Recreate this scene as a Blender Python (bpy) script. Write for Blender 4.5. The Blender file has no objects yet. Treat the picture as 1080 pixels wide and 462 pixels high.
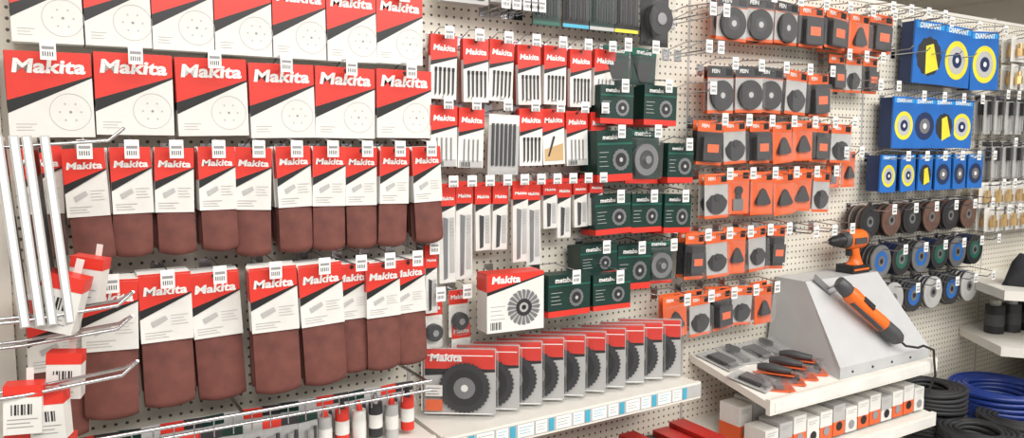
import bpy, math, random
from mathutils import Vector, Matrix
random.seed(7)
SC = bpy.context.scene
COL = SC.collection
try:
    SC.view_settings.view_transform = 'Standard'
except Exception:
    pass

# ------------------------------------------------------------------ materials
MATS = {}
def mat(name, col, rough=0.5, metal=0.0, var=0.08, scale=12.0, bump=0.0, spec=0.5, emit=0.0):
    m = bpy.data.materials.new(name); m.use_nodes = True
    nt = m.node_tree; b = nt.nodes['Principled BSDF']
    b.inputs['Roughness'].default_value = rough
    b.inputs['Metallic'].default_value = metal
    b.inputs['Specular IOR Level'].default_value = spec
    c = (col[0], col[1], col[2], 1)
    if var > 0 or bump > 0:
        tc = nt.nodes.new('ShaderNodeTexCoord')
        n = nt.nodes.new('ShaderNodeTexNoise'); n.inputs['Scale'].default_value = scale
        n.inputs['Detail'].default_value = 3
        nt.links.new(tc.outputs['Object'], n.inputs['Vector'])
        r = nt.nodes.new('ShaderNodeValToRGB')
        r.color_ramp.elements[0].position = 0.3; r.color_ramp.elements[1].position = 0.7
        r.color_ramp.elements[0].color = tuple(x*(1-var) for x in col)+(1,)
        r.color_ramp.elements[1].color = tuple(min(1, x*(1+var)) for x in col)+(1,)
        nt.links.new(n.outputs['Fac'], r.inputs['Fac'])
        nt.links.new(r.outputs['Color'], b.inputs['Base Color'])
        if bump > 0:
            bp = nt.nodes.new('ShaderNodeBump'); bp.inputs['Strength'].default_value = bump
            bp.inputs['Distance'].default_value = 0.002
            nt.links.new(n.outputs['Fac'], bp.inputs['Height'])
            nt.links.new(bp.outputs['Normal'], b.inputs['Normal'])
    else:
        b.inputs['Base Color'].default_value = c
    if emit > 0:
        b.inputs['Emission Color'].default_value = c
        b.inputs['Emission Strength'].default_value = emit
    MATS[name] = m
    return m

mat('white_card', (0.74, 0.725, 0.69), 0.45)
mat('red_card', (0.68, 0.036, 0.022), 0.4)
mat('red_dark', (0.45, 0.02, 0.015), 0.4)
mat('black_ink', (0.012, 0.012, 0.013), 0.4)
mat('white_ink', (0.82, 0.82, 0.80), 0.4, var=0)
mat('grey_ink', (0.28, 0.28, 0.29), 0.5)
mat('light_grey', (0.46, 0.455, 0.445), 0.45)
mat('abrasive_brown', (0.15, 0.048, 0.037), 0.75, var=0.22, scale=30, bump=0.2)
mat('abrasive_back', (0.22, 0.10, 0.065), 0.6, var=0.2, scale=30)
mat('steel', (0.58, 0.58, 0.60), 0.22, 1.0, var=0.1)
mat('blade_grey', (0.26, 0.26, 0.27), 0.35, 0.6)
mat('dark_steel', (0.05, 0.05, 0.055), 0.4, 0.5)
mat('black_plastic', (0.013, 0.013, 0.015), 0.45)
mat('dark_rubber', (0.018, 0.018, 0.02), 0.6)
mat('green_card', (0.004, 0.030, 0.023), 0.4)
mat('green_light', (0.01, 0.11, 0.075), 0.4)
mat('orange_card', (0.76, 0.13, 0.035), 0.42)
mat('orange_plastic', (0.80, 0.15, 0.015), 0.35)
mat('blue_card', (0.012, 0.13, 0.46), 0.35)
mat('blue_bright', (0.02, 0.30, 0.70), 0.35)
mat('blue_dark', (0.01, 0.025, 0.09), 0.4)
mat('yellow_card', (0.75, 0.66, 0.04), 0.4)
mat('wood_tan', (0.55, 0.36, 0.17), 0.6)
mat('brass', (0.75, 0.50, 0.20), 0.3, 0.9)
mat('shelf_cream', (0.76, 0.735, 0.675), 0.4, var=0.03)
mat('stand_grey', (0.50, 0.505, 0.51), 0.4, var=0.04)
mat('label_blue', (0.06, 0.38, 0.55), 0.4)
mat('tool_grey', (0.06, 0.062, 0.066), 0.45)
mat('ceiling_paint', (0.66, 0.62, 0.55), 0.8, var=0.03, scale=2)
mat('wall_paint', (0.62, 0.58, 0.50), 0.8, var=0.03, scale=2)
mat('floor_tile', (0.42, 0.40, 0.36), 0.35, var=0.08, scale=4)
mat('lamp_glow', (1.0, 0.98, 0.94), 0.5, var=0, emit=5.0)
mat('fabric_black', (0.02, 0.02, 0.024), 0.9, var=0.4, scale=25, bump=0.6)
mat('rust_disc', (0.12, 0.062, 0.045), 0.6, var=0.3, scale=40)
mat('blue_hose', (0.012, 0.035, 0.20), 0.35)

def clear_mat(name, fac, mxv, tint=(1, 1, 1)):
    m = bpy.data.materials.new(name); m.use_nodes = True
    nt = m.node_tree; nt.nodes.clear()
    o = nt.nodes.new('ShaderNodeOutputMaterial'); mx = nt.nodes.new('ShaderNodeMixShader')
    t = nt.nodes.new('ShaderNodeBsdfTransparent'); g = nt.nodes.new('ShaderNodeBsdfPrincipled')
    t.inputs['Color'].default_value = (tint[0], tint[1], tint[2], 1)
    g.inputs['Base Color'].default_value = (0.75, 0.75, 0.75, 1); g.inputs['Roughness'].default_value = 0.1
    lw = nt.nodes.new('ShaderNodeLayerWeight'); lw.inputs['Blend'].default_value = 0.14
    mp = nt.nodes.new('ShaderNodeMapRange'); mp.inputs['To Min'].default_value = fac; mp.inputs['To Max'].default_value = mxv
    nt.links.new(lw.outputs['Facing'], mp.inputs['Value'])
    nt.links.new(mp.outputs['Result'], mx.inputs['Fac'])
    nt.links.new(t.outputs[0], mx.inputs[1]); nt.links.new(g.outputs[0], mx.inputs[2])
    nt.links.new(mx.outputs[0], o.inputs['Surface'])
    MATS[name] = m
clear_mat('clear_plastic', 0.02, 0.5, (0.98, 0.98, 0.98))

def pegboard_material():
    m = bpy.data.materials.new('pegboard_cream'); m.use_nodes = True
    nt = m.node_tree; b = nt.nodes['Principled BSDF']
    b.inputs['Roughness'].default_value = 0.45
    tc = nt.nodes.new('ShaderNodeTexCoord')
    sc = nt.nodes.new('ShaderNodeVectorMath'); sc.operation = 'SCALE'; sc.inputs['Scale'].default_value = 1/0.02
    fr = nt.nodes.new('ShaderNodeVectorMath'); fr.operation = 'FRACTION'
    sb = nt.nodes.new('ShaderNodeVectorMath'); sb.operation = 'SUBTRACT'; sb.inputs[1].default_value = (0.5, 0.5, 0.5)
    ml = nt.nodes.new('ShaderNodeVectorMath'); ml.operation = 'MULTIPLY'; ml.inputs[1].default_value = (1, 0, 1)
    ln = nt.nodes.new('ShaderNodeVectorMath'); ln.operation = 'LENGTH'
    lt = nt.nodes.new('ShaderNodeMath'); lt.operation = 'LESS_THAN'; lt.inputs[1].default_value = 0.16
    mx = nt.nodes.new('ShaderNodeMix'); mx.data_type = 'RGBA'
    mx.inputs[6].default_value = (0.75, 0.705, 0.61, 1); mx.inputs[7].default_value = (0.10, 0.085, 0.065, 1)
    L = nt.links.new
    L(tc.outputs['Object'], sc.inputs[0]); L(sc.outputs[0], fr.inputs[0]); L(fr.outputs[0], sb.inputs[0])
    L(sb.outputs[0], ml.inputs[0]); L(ml.outputs[0], ln.inputs[0]); L(ln.outputs['Value'], lt.inputs[0])
    L(lt.outputs[0], mx.inputs[0]); L(mx.outputs[2], b.inputs['Base Color'])
    MATS['pegboard_cream'] = m
pegboard_material()

# ------------------------------------------------------------------ mesh builder
FONTC = {}
def font_geo(s, offset=0.03, shear=0.0):
    key = (s, offset, shear)
    if key in FONTC: return FONTC[key]
    cu = bpy.data.curves.new('t', 'FONT'); cu.body = s; cu.size = 1; cu.offset = offset; cu.shear = shear
    cu.resolution_u = 2
    ob = bpy.data.objects.new('t', cu); COL.objects.link(ob)
    dg = bpy.context.evaluated_depsgraph_get()
    me = bpy.data.meshes.new_from_object(ob.evaluated_get(dg))
    vs = [tuple(v.co) for v in me.vertices]; fs = [tuple(p.vertices) for p in me.polygons]
    x0 = min(v[0] for v in vs); x1 = max(v[0] for v in vs); y0 = min(v[1] for v in vs); y1 = max(v[1] for v in vs)
    W = x1-x0
    vs = [((v[0]-(x0+x1)/2)/W, (v[1]-(y0+y1)/2)/W) for v in vs]
    bpy.data.objects.remove(ob); bpy.data.curves.remove(cu); bpy.data.meshes.remove(me)
    FONTC[key] = (vs, fs, (y1-y0)/W)
    return FONTC[key]

class MB:
    def __init__(s):
        s.v = []; s.f = []; s.m = []; s.sm = []; s.mats = []; s.M = Matrix.Identity(4)
    def mi(s, n):
        if n not in s.mats: s.mats.append(n)
        return s.mats.index(n)
    def add(s, vs, fs, m, smooth=False):
        o = len(s.v); M = s.M
        s.v += [tuple(M @ Vector(p)) for p in vs]
        k = s.mi(m)
        for f in fs:
            s.f.append(tuple(i+o for i in f)); s.m.append(k); s.sm.append(smooth)
    def p2(s, pts, y, m):
        s.add([(p[0], y, p[1]) for p in pts], [tuple(range(len(pts)))], m)
    def rect(s, x0, x1, z0, z1, y, m):
        s.p2([(x0, z0), (x1, z0), (x1, z1), (x0, z1)], y, m)
    def box(s, x0, x1, y0, y1, z0, z1, m):
        v = [(x0, y0, z0), (x1, y0, z0), (x1, y1, z0), (x0, y1, z0), (x0, y0, z1), (x1, y0, z1), (x1, y1, z1), (x0, y1, z1)]
        s.add(v, [(0, 3, 2, 1), (4, 5, 6, 7), (0, 1, 5, 4), (1, 2, 6, 5), (2, 3, 7, 6), (3, 0, 4, 7)], m)
    def rings(s, R, m, cap=True, smooth=True, closed=True):
        n = len(R[0]); vs = [p for r in R for p in r]; fs = []
        for i in range(len(R)-1):
            for j in range(n if closed else n-1):
                a = i*n+j; b = i*n+(j+1) % n
                fs.append((a, b, b+n, a+n))
        s.add(vs, fs, m, smooth)
        if cap:
            s.add(R[0], [tuple(range(n))][::-1], m); s.add(R[-1], [tuple(range(n))], m)
    def cyl(s, c, r, h, axis, m, seg=20, r2=None, smooth=True):
        r2 = r if r2 is None else r2; R = []
        for k, rr in ((0, r), (1, r2)):
            ring = []
            for i in range(seg):
                a = 2*math.pi*i/seg; ca, sa = rr*math.cos(a), rr*math.sin(a)
                if axis == 'y': ring.append((c[0]+ca, c[1]+k*h, c[2]+sa))
                elif axis == 'z': ring.append((c[0]+ca, c[1]+sa, c[2]+k*h))
                else: ring.append((c[0]+k*h, c[1]+ca, c[2]+sa))
            R.append(ring)
        s.rings(R, m, True, smooth)
    def disc(s, cx, cz, y, r, m, seg=24, teeth=0, rin=0):
        pts = []
        n = teeth*2 if teeth else seg
        for i in range(n):
            a = 2*math.pi*i/n
            rr = r*(0.93 if (teeth and i % 2) else 1)
            pts.append((cx+rr*math.cos(a), cz+rr*math.sin(a)))
        if rin <= 0: s.p2(pts, y, m)
        else:
            vs = [(p[0], y, p[1]) for p in pts]+[(cx+rin*math.cos(2*math.pi*i/n), y, cz+rin*math.sin(2*math.pi*i/n)) for i in range(n)]
            s.add(vs, [(i, (i+1) % n, n+(i+1) % n, n+i) for i in range(n)], m)
    def tube(s, pts, r, m, seg=6, cap=True):
        P = [Vector(p) for p in pts]; R = []
        for i, p in enumerate(P):
            d = (P[min(i+1, len(P)-1)]-P[max(i-1, 0)]).normalized()
            up = Vector((0, 0, 1)) if abs(d.z) < 0.9 else Vector((1, 0, 0))
            a = d.cross(up).normalized(); b = d.cross(a)
            R.append([tuple(p+a*r*math.cos(2*math.pi*j/seg)+b*r*math.sin(2*math.pi*j/seg)) for j in range(seg)])
        s.rings(R, m, cap)
    def text(s, t, cx, cz, y, width, m, hs=1.0, offset=0.03, shear=0.0):
        vs, fs, _ = font_geo(t, offset, shear)
        s.add([(cx+a*width, y, cz+b*width*hs) for a, b in vs], fs, m)
    def rprism(s, w, h, y0, y1, r, m, taper=0.0, cx=0, cz=0, seg=4):
        R = []
        for y, t in ((y0, 0), ((y0+y1)/2+(y1-y0)*0.35, taper*0.3), (y1, taper)):
            ring = []
            hw, hh = w/2-t, h/2-t
            for q, (sx, sz) in enumerate(((1, 1), (-1, 1), (-1, -1), (1, -1))):
                for k in range(seg+1):
                    a = math.pi/2*(q+k/seg)
                    ring.append((cx+sx*(hw-r)+r*math.cos(a), y, cz+sz*(hh-r)+r*math.sin(a)))
            R.append(ring)
        n = len(R[0])
        s.rings(R, m, False, False)
        s.add(R[-1], [tuple(range(n))], m)
    def loft(s, secs, m, seg=16, pw=2.0, cap=True):
        R = []
        for (x, cy, cz, ry, rz) in secs:
            ring = []
            for j in range(seg):
                a = 2*math.pi*j/seg; c, q = math.cos(a), math.sin(a)
                ring.append((x, cy+ry*math.copysign(abs(c)**(2/pw), c), cz+rz*math.copysign(abs(q)**(2/pw), q)))
            R.append(ring)
        s.rings(R, m, cap)
    def mesh(s, name):
        me = bpy.data.meshes.new(name); me.from_pydata(s.v, [], s.f)
        for n in s.mats: me.materials.append(MATS[n])
        for p, k, q in zip(me.polygons, s.m, s.sm): p.material_index = k; p.use_smooth = q
        me.update(); return me

def put(me, name, x=0, y=0, z=0, rz=0, ry=0, rx=0, sc=(1, 1, 1), parent=None):
    ob = bpy.data.objects.new(name, me); COL.objects.link(ob)
    ob.location = (x, y, z); ob.rotation_euler = (math.radians(rx), math.radians(ry), math.radians(rz)); ob.scale = sc
    if parent: ob.parent = parent
    return ob

E = 0.0006
# ------------------------------------------------------------------ room
mb = MB(); mb.box(-3, 8, -4.5, 7, -0.05, 0, 'floor_tile'); put(mb.mesh('floor'), 'floor')
mb = MB(); mb.box(-3, 8, -2.4, 7, 3.0, 3.05, 'ceiling_paint')
for i in range(8): mb.box(-3, 8, -1.8+i*1.2, -1.78+i*1.2, 2.985, 3.0, 'light_grey')
put(mb.mesh('ceiling'), 'ceiling')
mb = MB(); mb.box(-3, 8, 6.9, 7, 0, 3, 'wall_paint'); put(mb.mesh('wall_back'), 'wall_back')
mb = MB(); mb.box(7.9, 8, -4, 6.9, 0, 3, 'wall_paint'); put(mb.mesh('wall_right'), 'wall_right')

def ceiling_lamp(x, y, L, ang=0):
    m = MB(); m.box(-L/2, L/2, -0.09, 0.09, -0.04, 0, 'shelf_cream'); m.box(-L/2+0.02, L/2-0.02, -0.07, 0.07, -0.05, -0.04, 'lamp_glow')
    put(m.mesh('ceiling_lamp'), 'ceiling_lamp', x, y, 2.985, rz=ang)
for (x, y) in ((5.2, 2.2), (5.6, 3.6), (4.0, 4.6), (2.0, 2.0)):
    ceiling_lamp(x, y, 1.5)

edges = [-0.12, 0.72, 1.62, 2.46, 3.31, 4.3]
mb = MB()
for a, b in zip(edges[:-1], edges[1:]):
    mb.box(a+0.003, b-0.003, 0.0, 0.02, 0.1, 2.10, 'pegboard_cream')
mb.box(edges[0], edges[-1], 0.02, 0.06, 0, 2.095, 'shelf_cream')
for e in edges[1:-1]:
    mb.box(e-0.004, e+0.004, -0.002, 0.03, 0.1, 2.12, 'light_grey')
mb.box(edges[0], edges[-1], -0.004, 0.06, 2.10, 2.112, 'shelf_cream')
mb.box(edges[0], edges[-1], -0.25, 0.0, 0.0, 0.1, 'shelf_cream')
put(mb.mesh('pegboard'), 'pegboard_wall_panel')
mb = MB(); mb.box(-0.20, -0.121, -0.02, 0.06, 0, 2.1, 'shelf_cream'); mb.box(-0.121, -0.068, -0.02, -0.001, 0, 2.1, 'shelf_cream')
mb.box(-0.36, -0.20, -0.5, 0.06, 0, 2.1, 'shelf_cream')
put(mb.mesh('post'), 'gondola_side_post')

# ------------------------------------------------------------------ hooks
def hook(m, x, z, L, tag=True, tw=0.024, th=0.032):
    m.box(x-0.012, x+0.012, -0.004, 0, z-0.012, z+0.02, 'steel')
    m.tube([(x, 0, z), (x, -L*0.5, z), (x, -L+0.012, z+0.001), (x, -L, z+0.012)], 0.0022, 'steel', 5)
    if tag:
        m.tube([(x, 0, z+0.014), (x, -L*0.5, z+0.03), (x, -L-0.008, z+0.024)], 0.0016, 'steel', 4)
        y = -L-0.010
        m.box(x-tw/2, x+tw/2, y, y+0.0012, z+0.024-th, z+0.026, 'white_ink')
        m.rect(x-tw*0.38, x+tw*0.38, z+0.010, z+0.015, y-E, 'grey_ink')
        for k in range(5): m.rect(x-tw*0.35+k*tw*0.15, x-tw*0.35+k*tw*0.15+tw*0.06, z-0.002, z+0.006, y-E, 'black_ink')
def hook_row(xs, z, L, **kw):
    m = MB()
    for x in xs: hook(m, x, z, L, **kw)
    put(m.mesh('pegboard_hooks'), 'pegboard_hooks')

# ------------------------------------------------------------------ red/white packaging art
def barcode(m, x, z, w, h, y):
    for k in range(7):
        m.rect(x+w*k/7, x+w*(k+0.35+0.3*((k*3) % 2))/7, z, z+h, y, 'black_ink')
def lines(m, x0, x1, z, n, y, dz=0.006, mt='grey_ink', t=0.0012):
    for k in range(n):
        m.rect(x0, x1-(x1-x0)*0.35*((k*37 % 10)/10), z-k*dz-t, z-k*dz, y, mt)
def art(m, w, h, y, top=0.0, red=0.42, diag=0.26, tz=0.18, tw=0.84, stripe=0.10):
    hw = w/2
    l, r = top-h*(red+diag/2), top-h*(red-diag/2)
    m.p2([(-hw, l), (hw, r), (hw, top), (-hw, top)], y-E, 'red_card')
    m.p2([(-hw, l-h*stripe), (hw, r-h*stripe*0.15), (hw, r), (-hw, l)], y-E, 'black_ink')
    m.text('Makita', 0, top-h*tz, y-2*E, w*tw, 'white_ink', 0.78, 0.035, 0.12)

def disc_box(w, h, d, n=0):
    m = MB()
    m.box(-w/2, w/2, -d, 0, -h, 0, 'white_card')
    y = -d
    art(m, w, h, y, 0, 0.42, 0.30, 0.17, 0.86, 0.15)
    m.add([(-w/2-E, -d, -h*0.57), (-w/2-E, 0, -h*0.57), (-w/2-E, 0, 0), (-w/2-E, -d, 0)], [(0, 3, 2, 1)], 'red_card')
    m.add([(-w/2-E, -d, -h*0.67), (-w/2-E, 0, -h*0.67), (-w/2-E, 0, -h*0.57), (-w/2-E, -d, -h*0.57)], [(0, 3, 2, 1)], 'black_ink')
    m.disc(w*0.22, -h*0.70, y-E, h*0.22, 'light_grey', 28, rin=h*0.214)
    for k in range(6):
        a = k*math.pi/3; m.disc(w*0.22+h*0.11*math.cos(a), -h*0.70+h*0.11*math.sin(a), y-E, h*0.012, 'light_grey', 8)
    m.disc(w*0.22, -h*0.70, y-E, h*0.016, 'grey_ink', 10)
    lines(m, -w*0.42, -w*0.18, -h*0.84, 3, y-E, h*0.035, 'light_grey')
    m.disc(0, -h*0.045, y-3*E, 0.004, 'black_ink', 10)
    return m.mesh('sanding_disc_box')

dA = disc_box(0.110, 0.150, 0.045); dB = disc_box(0.131, 0.150, 0.05)
xs = []
for i in range(7):
    x = -0.045+0.056+i*0.1125; xs.append(x)
    put(dA, 'sanding_disc_box', x, -0.012, 1.935+random.uniform(-.002, .002), ry=random.uniform(-.6, .6))
hook_row(xs, 1.925, 0.075)
xs = []
for i in range(6):
    x = -0.058+0.0677+i*0.1355; xs.append(x)
    put(dB, 'sanding_disc_box', x, -0.025, 1.770+random.uniform(-.003, .003), ry=random.uniform(-1.2, 1.2), rx=random.uniform(0, 1.5))
hook_row(xs, 1.757, 0.105)

# ------------------------------------------------------------------ sanding belts
def belt_pack(w, H, hh, layers=2, seed=0):
    rnd = random.Random(seed)
    m = MB()
    for L in range(layers):
        oy = L*0.026; dx = rnd.uniform(-.004, .004) if L else 0
        bulge = 0.013
        hz = H-(L*0.008)
        prof = [(-0.004, -0.02), (-0.008, -0.06), (-bulge, -hz*0.7)]
        n = 9
        for k in range(n+1):
            a = math.pi*k/n
            prof.append((-bulge*math.cos(a), -hz+bulge*1.1-bulge*1.1*math.sin(a)))
        prof += [(bulge, -hz*0.7), (0.004, -0.06), (0.002, -0.02)]
        R = []
        nx = 8
        skew = rnd.uniform(-.006, .006)
        for q in range(nx+1):
            u = q/nx*2-1
            c_ = 1-u*u
            ring = []
            for p in prof:
                f = min(1, max(0, (-p[1]-0.06)/(hz-0.06)))
                ring.append((u*w/2*0.97+dx+skew*f, oy+p[0]-0.010*c_*f, p[1]-0.005*c_*f*f))
            R.append(ring)
        m.rings(R, 'abrasive_brown', cap=False, smooth=True, closed=False)
        y = oy-0.0175
        R = [[(-w/2+dx, y, -hh), (-w/2+dx, y+0.002, -0.01), (-w/2+dx, oy, 0), (-w/2+dx, oy+0.014, -0.01), (-w/2+dx, oy+0.0155, -hh)],
             [(w/2+dx, y, -hh), (w/2+dx, y+0.002, -0.01), (w/2+dx, oy, 0), (w/2+dx, oy+0.014, -0.01), (w/2+dx, oy+0.0155, -hh)]]
        m.rings(R, 'white_card', cap=True, smooth=False, closed=True)
        m.add([(-w/2+dx-E, y, -hh*0.52), (-w/2+dx-E, y+0.002, -0.01), (-w/2+dx-E, oy, 0), (-w/2+dx-E, oy+0.014, -0.01), (-w/2+dx-E, oy+0.0155, -hh*0.52)], [(0, 1, 2, 3, 4)], 'red_card')
    y = -0.0178
    art(m, w, hh, y, -0.004, 0.38, 0.22, 0.22, 0.84, 0.13)
    m.p2([(-w/2, -0.004), (w/2, -0.004), (w/2, -0.0), (-w/2, -0.0)], y+0.001, 'red_card')
    m.p2([(-w*0.30, -hh*0.70), (-w*0.02, -hh*0.62), (w*0.02, -hh*0.68), (-w*0.26, -hh*0.78)], y-E, 'light_grey')
    lines(m, -w*0.42, w*0.1, -hh*0.85, 3, y-E, hh*0.04, 'light_grey')
    lines(m, w*0.08, w*0.42, -hh*0.62, 4, y-E, hh*0.045, 'light_grey', .0009)
    m.disc(0, -hh*0.06, y-3*E, 0.005, 'black_ink', 12)
    return m.mesh('sanding_belt_pack')

small = [belt_pack(0.068, 0.200, 0.122, 2, s) for s in range(3)]
tall = [belt_pack(0.069, 0.215, 0.124, 3, s+5) for s in range(3)]
xs = []
for i in range(10):
    x = 0.02+0.036+i*0.0742; xs.append(x)
    me = small[i % 3] if i < 4 else tall[i % 3]
    put(me, 'sanding_belt_pack', x, -0.088+random.uniform(-.008, .008), 1.600+random.uniform(-.003, .003), ry=random.uniform(-2.5, 2.5), rz=random.uniform(-9, 3))
put(small[0], 'sanding_belt_pack', -0.012, -0.05, 1.602)
hook_row(xs, 1.587, 0.125)

big = [belt_pack(0.091, 0.256, 0.130, 3, s+9) for s in range(4)]
xs = []
for i, (x, z, y) in enumerate(((0.0, 1.335, -.10), (0.086, 1.362, -.11), (0.177, 1.364, -.09), (0.268, 1.357, -.085), (0.372, 1.363, -.12), (0.470, 1.360, -.10), (0.548, 1.350, -.085), (0.612, 1.350, -.095), (0.676, 1.350, -.08))):
    xs.append(x)
    me = big[i % 4]; s = 1 if i < 6 else 0.86
    put(me, 'sanding_belt_pack', x, y-0.005*(i % 3), z, ry=random.uniform(-2.5, 2.5), rz=random.uniform(-8, 2), sc=(s, 1, 0.93 if i > 5 else 1))
hook_row(xs, 1.350, 0.15)

# ------------------------------------------------------------------ jigsaw blade packs
def jig_pack(w, h, kind):
    m = MB()
    m.box(-w/2, w/2, -0.012, 0, -h, 0, 'white_card')
    y = -0.012
    m.box(-w/2-E, w/2+E, -0.012-E, 0, -h*0.33, E, 'red_card')
    m.p2([(-w/2, -h*0.48), (w/2, -h*0.34), (w/2, -h*0.31), (-w/2, -h*0.41)], y-2*E, 'black_ink')
    m.p2([(-w/2, -h*0.41), (w/2, -h*0.31), (-w/2, -h*0.31)], y-2*E, 'red_card')
    m.text('Makita', 0, -h*0.20, y-3*E, w*0.84, 'white_ink', .85, 0.035, .12)
    if kind == 0:
        for k in range(5):
            x = -w*0.34+k*w*0.165
            m.p2([(x, -h*0.95), (x+w*0.07, -h*0.90), (x+w*0.08, -h*0.55), (x, -h*0.52)], y-3*E, 'dark_steel')
            m.rect(x-w*0.01, x+w*0.09, -h*0.56, -h*0.50, y-3*E, 'black_ink')
    elif kind == 1:
        for k in range(4):
            x = -w*0.3+k*w*0.18
            m.rect(x, x+w*0.05, -h*0.90, -h*0.52, y-3*E, 'blade_grey')
        m.rect(-w*0.45, w*0.45, -h*0.99, -h*0.88, y-2*E, 'light_grey')
        barcode(m, -w*0.4, -h*0.985, w*0.4, h*0.08, y-3*E)
    else:
        m.p2([(-w*0.42, -h*0.93), (w*0.42, -h*0.93), (w*0.42, -h*0.62), (-w*0.42, -h*0.72)], y-2*E, 'wood_tan')
        m.p2([(-w*0.30, -h*0.85), (-w*0.22, -h*0.85), (w*0.06, -h*0.50), (-w*0.02, -h*0.48)], y-3*E, 'dark_steel')
    m.disc(0, -h*0.035, y-3*E, 0.004, 'black_ink', 10)
    m.box(-w/2+0.004, w/2+0.003, 0.002, 0.012, -h+0.002, -0.002, 'red_dark')
    return m.mesh('jigsaw_blade_pack')
J = [jig_pack(0.069, 0.15, k) for k in range(3)]
xs = []
for i in range(7):
    x = 0.753+0.037+i*0.0785; xs.append(x)
    put(J[0] if i < 6 else J[1], 'jigsaw_blade_pack', x, -0.045-random.uniform(0, .02), 1.852+random.uniform(-.004, .004), ry=random.uniform(-2.5, 2.5), sc=(0.97, 1, 0.97))
hook_row(xs, 1.846, 0.085, th=.026)
def clear_blades(w, h):
    m = MB(); m.box(-w/2, w/2, -0.002, 0, -h, 0, 'light_grey')
    m.rect(-w/2, w/2, -h*0.18, 0, -0.002-E, 'white_card')
    for k in range(6):
        x = -w*0.4+k*w*0.14; m.box(x, x+w*0.07, -0.006, -0.003, -h*0.85, -h*0.15, 'dark_steel')
    m.rprism(w*0.96, h*0.8, -0.003, -0.014, 0.006, 'clear_plastic', 0.003, 0, -h*0.55)
    return m.mesh('jigsaw_blade_pack')
cb = clear_blades(0.088, 0.155)
xs = []
for i, x in enumerate((0.784, 0.857, 0.942, 1.020, 1.095, 1.170, 1.235)):
    xs.append(x)
    me = cb if i == 2 else J[(1, 1, 0, 0, 2, 1, 0)[i]]
    put(me, 'jigsaw_blade_pack', x, -0.05-(0.03 if i == 2 else random.uniform(0, .02)), (1.675 if i == 2 else 1.694)+random.uniform(-.004, .004), ry=random.uniform(-2.5, 2.5), sc=(0.97 if i < 6 else .7, 1, 0.93))
hook_row(xs, 1.688, 0.09, th=.026)

def recip_pack(w, h, dark=False):
    m = MB(); m.box(-w/2, w/2, -0.010, 0, -h, 0, 'white_card'); y = -0.010
    m.box(-w/2-E, w/2+E, y-E, 0, -0.052, E, 'red_card')
    m.p2([(-w/2, -0.070), (w/2, -0.052), (-w/2, -0.052)], y-2*E, 'black_ink')
    m.text('Makita', 0, -0.034, y-3*E, w*0.8, 'white_ink', .9, 0.03, .1)
    m.p2([(-w*0.25, -h*0.97), (-w*0.02, -h*0.95), (w*0.05, -0.082), (-w*0.25, -0.078)], y-2*E, 'blade_grey' if not dark else 'dark_steel')
    m.rect(w*0.12, w*0.4, -h*0.9, -0.08, y-2*E, 'light_grey')
    lines(m, w*0.15, w*0.36, -0.09, 5, y-3*E, 0.008)
    m.rprism(w*0.9, h-0.065, y, y-0.008, 0.004, 'clear_plastic', 0.002, 0, -(h+0.060)/2)
    return m.mesh('saw_blade_pack')
RL, RS = recip_pack(0.044, 0.235), recip_pack(0.042, 0.165, True)
xs = []
for i, k in enumerate((0, 0, 1, 1, 0.85, 0.9, 2, 1.05, 2, 2)):
    x = 0.795+i*0.0485; xs.append(x)
    me = RL if k in (0, 0.85, 0.9) else RS
    s = {0: 1, 0.85: 0.85, 0.9: 0.9, 1: 1, 2: 0.76, 1.05: 0.93}[k]
    put(me, 'saw_blade_pack', x, -0.05-random.uniform(0, .02), 1.516+random.uniform(-.003, .003), ry=random.uniform(-2, 2), sc=(1, 1, s))
hook_row(xs, 1.508, 0.09, th=.024)
put(recip_pack(0.03, 0.16, True), 'saw_blade_pack', 0.755, -0.05, 1.37); hook_row([0.755], 1.36, 0.07)

def small_brush_pack():
    m = MB(); w, h = 0.052, 0.115
    m.box(-w/2, w/2, -0.002, 0, -h, 0, 'white_card'); m.rect(-w/2, w/2, -0.035, 0, -0.002-E, 'red_card')
    m.text('Makita', 0, -0.017, -0.002-2*E, w*0.8, 'white_ink', .9)
    m.cyl((0, -0.018, -0.075), 0.021, 0.014, 'y', 'dark_steel', 20); m.cyl((0, -0.022, -0.075), 0.008, 0.006, 'y', 'steel', 12)
    m.rprism(w*0.9, 0.07, -0.002, -0.026, 0.012, 'clear_plastic', 0.005, 0, -0.075)
    return m.mesh('wire_brush_pack')
sb = small_brush_pack()
for x, z in ((0.765, 1.235), (0.835, 1.255), (0.842, 1.17)):
    put(sb, 'wire_brush_pack', x, -0.04, z)
hook_row([0.765, 0.835], 1.25, 0.08)

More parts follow.
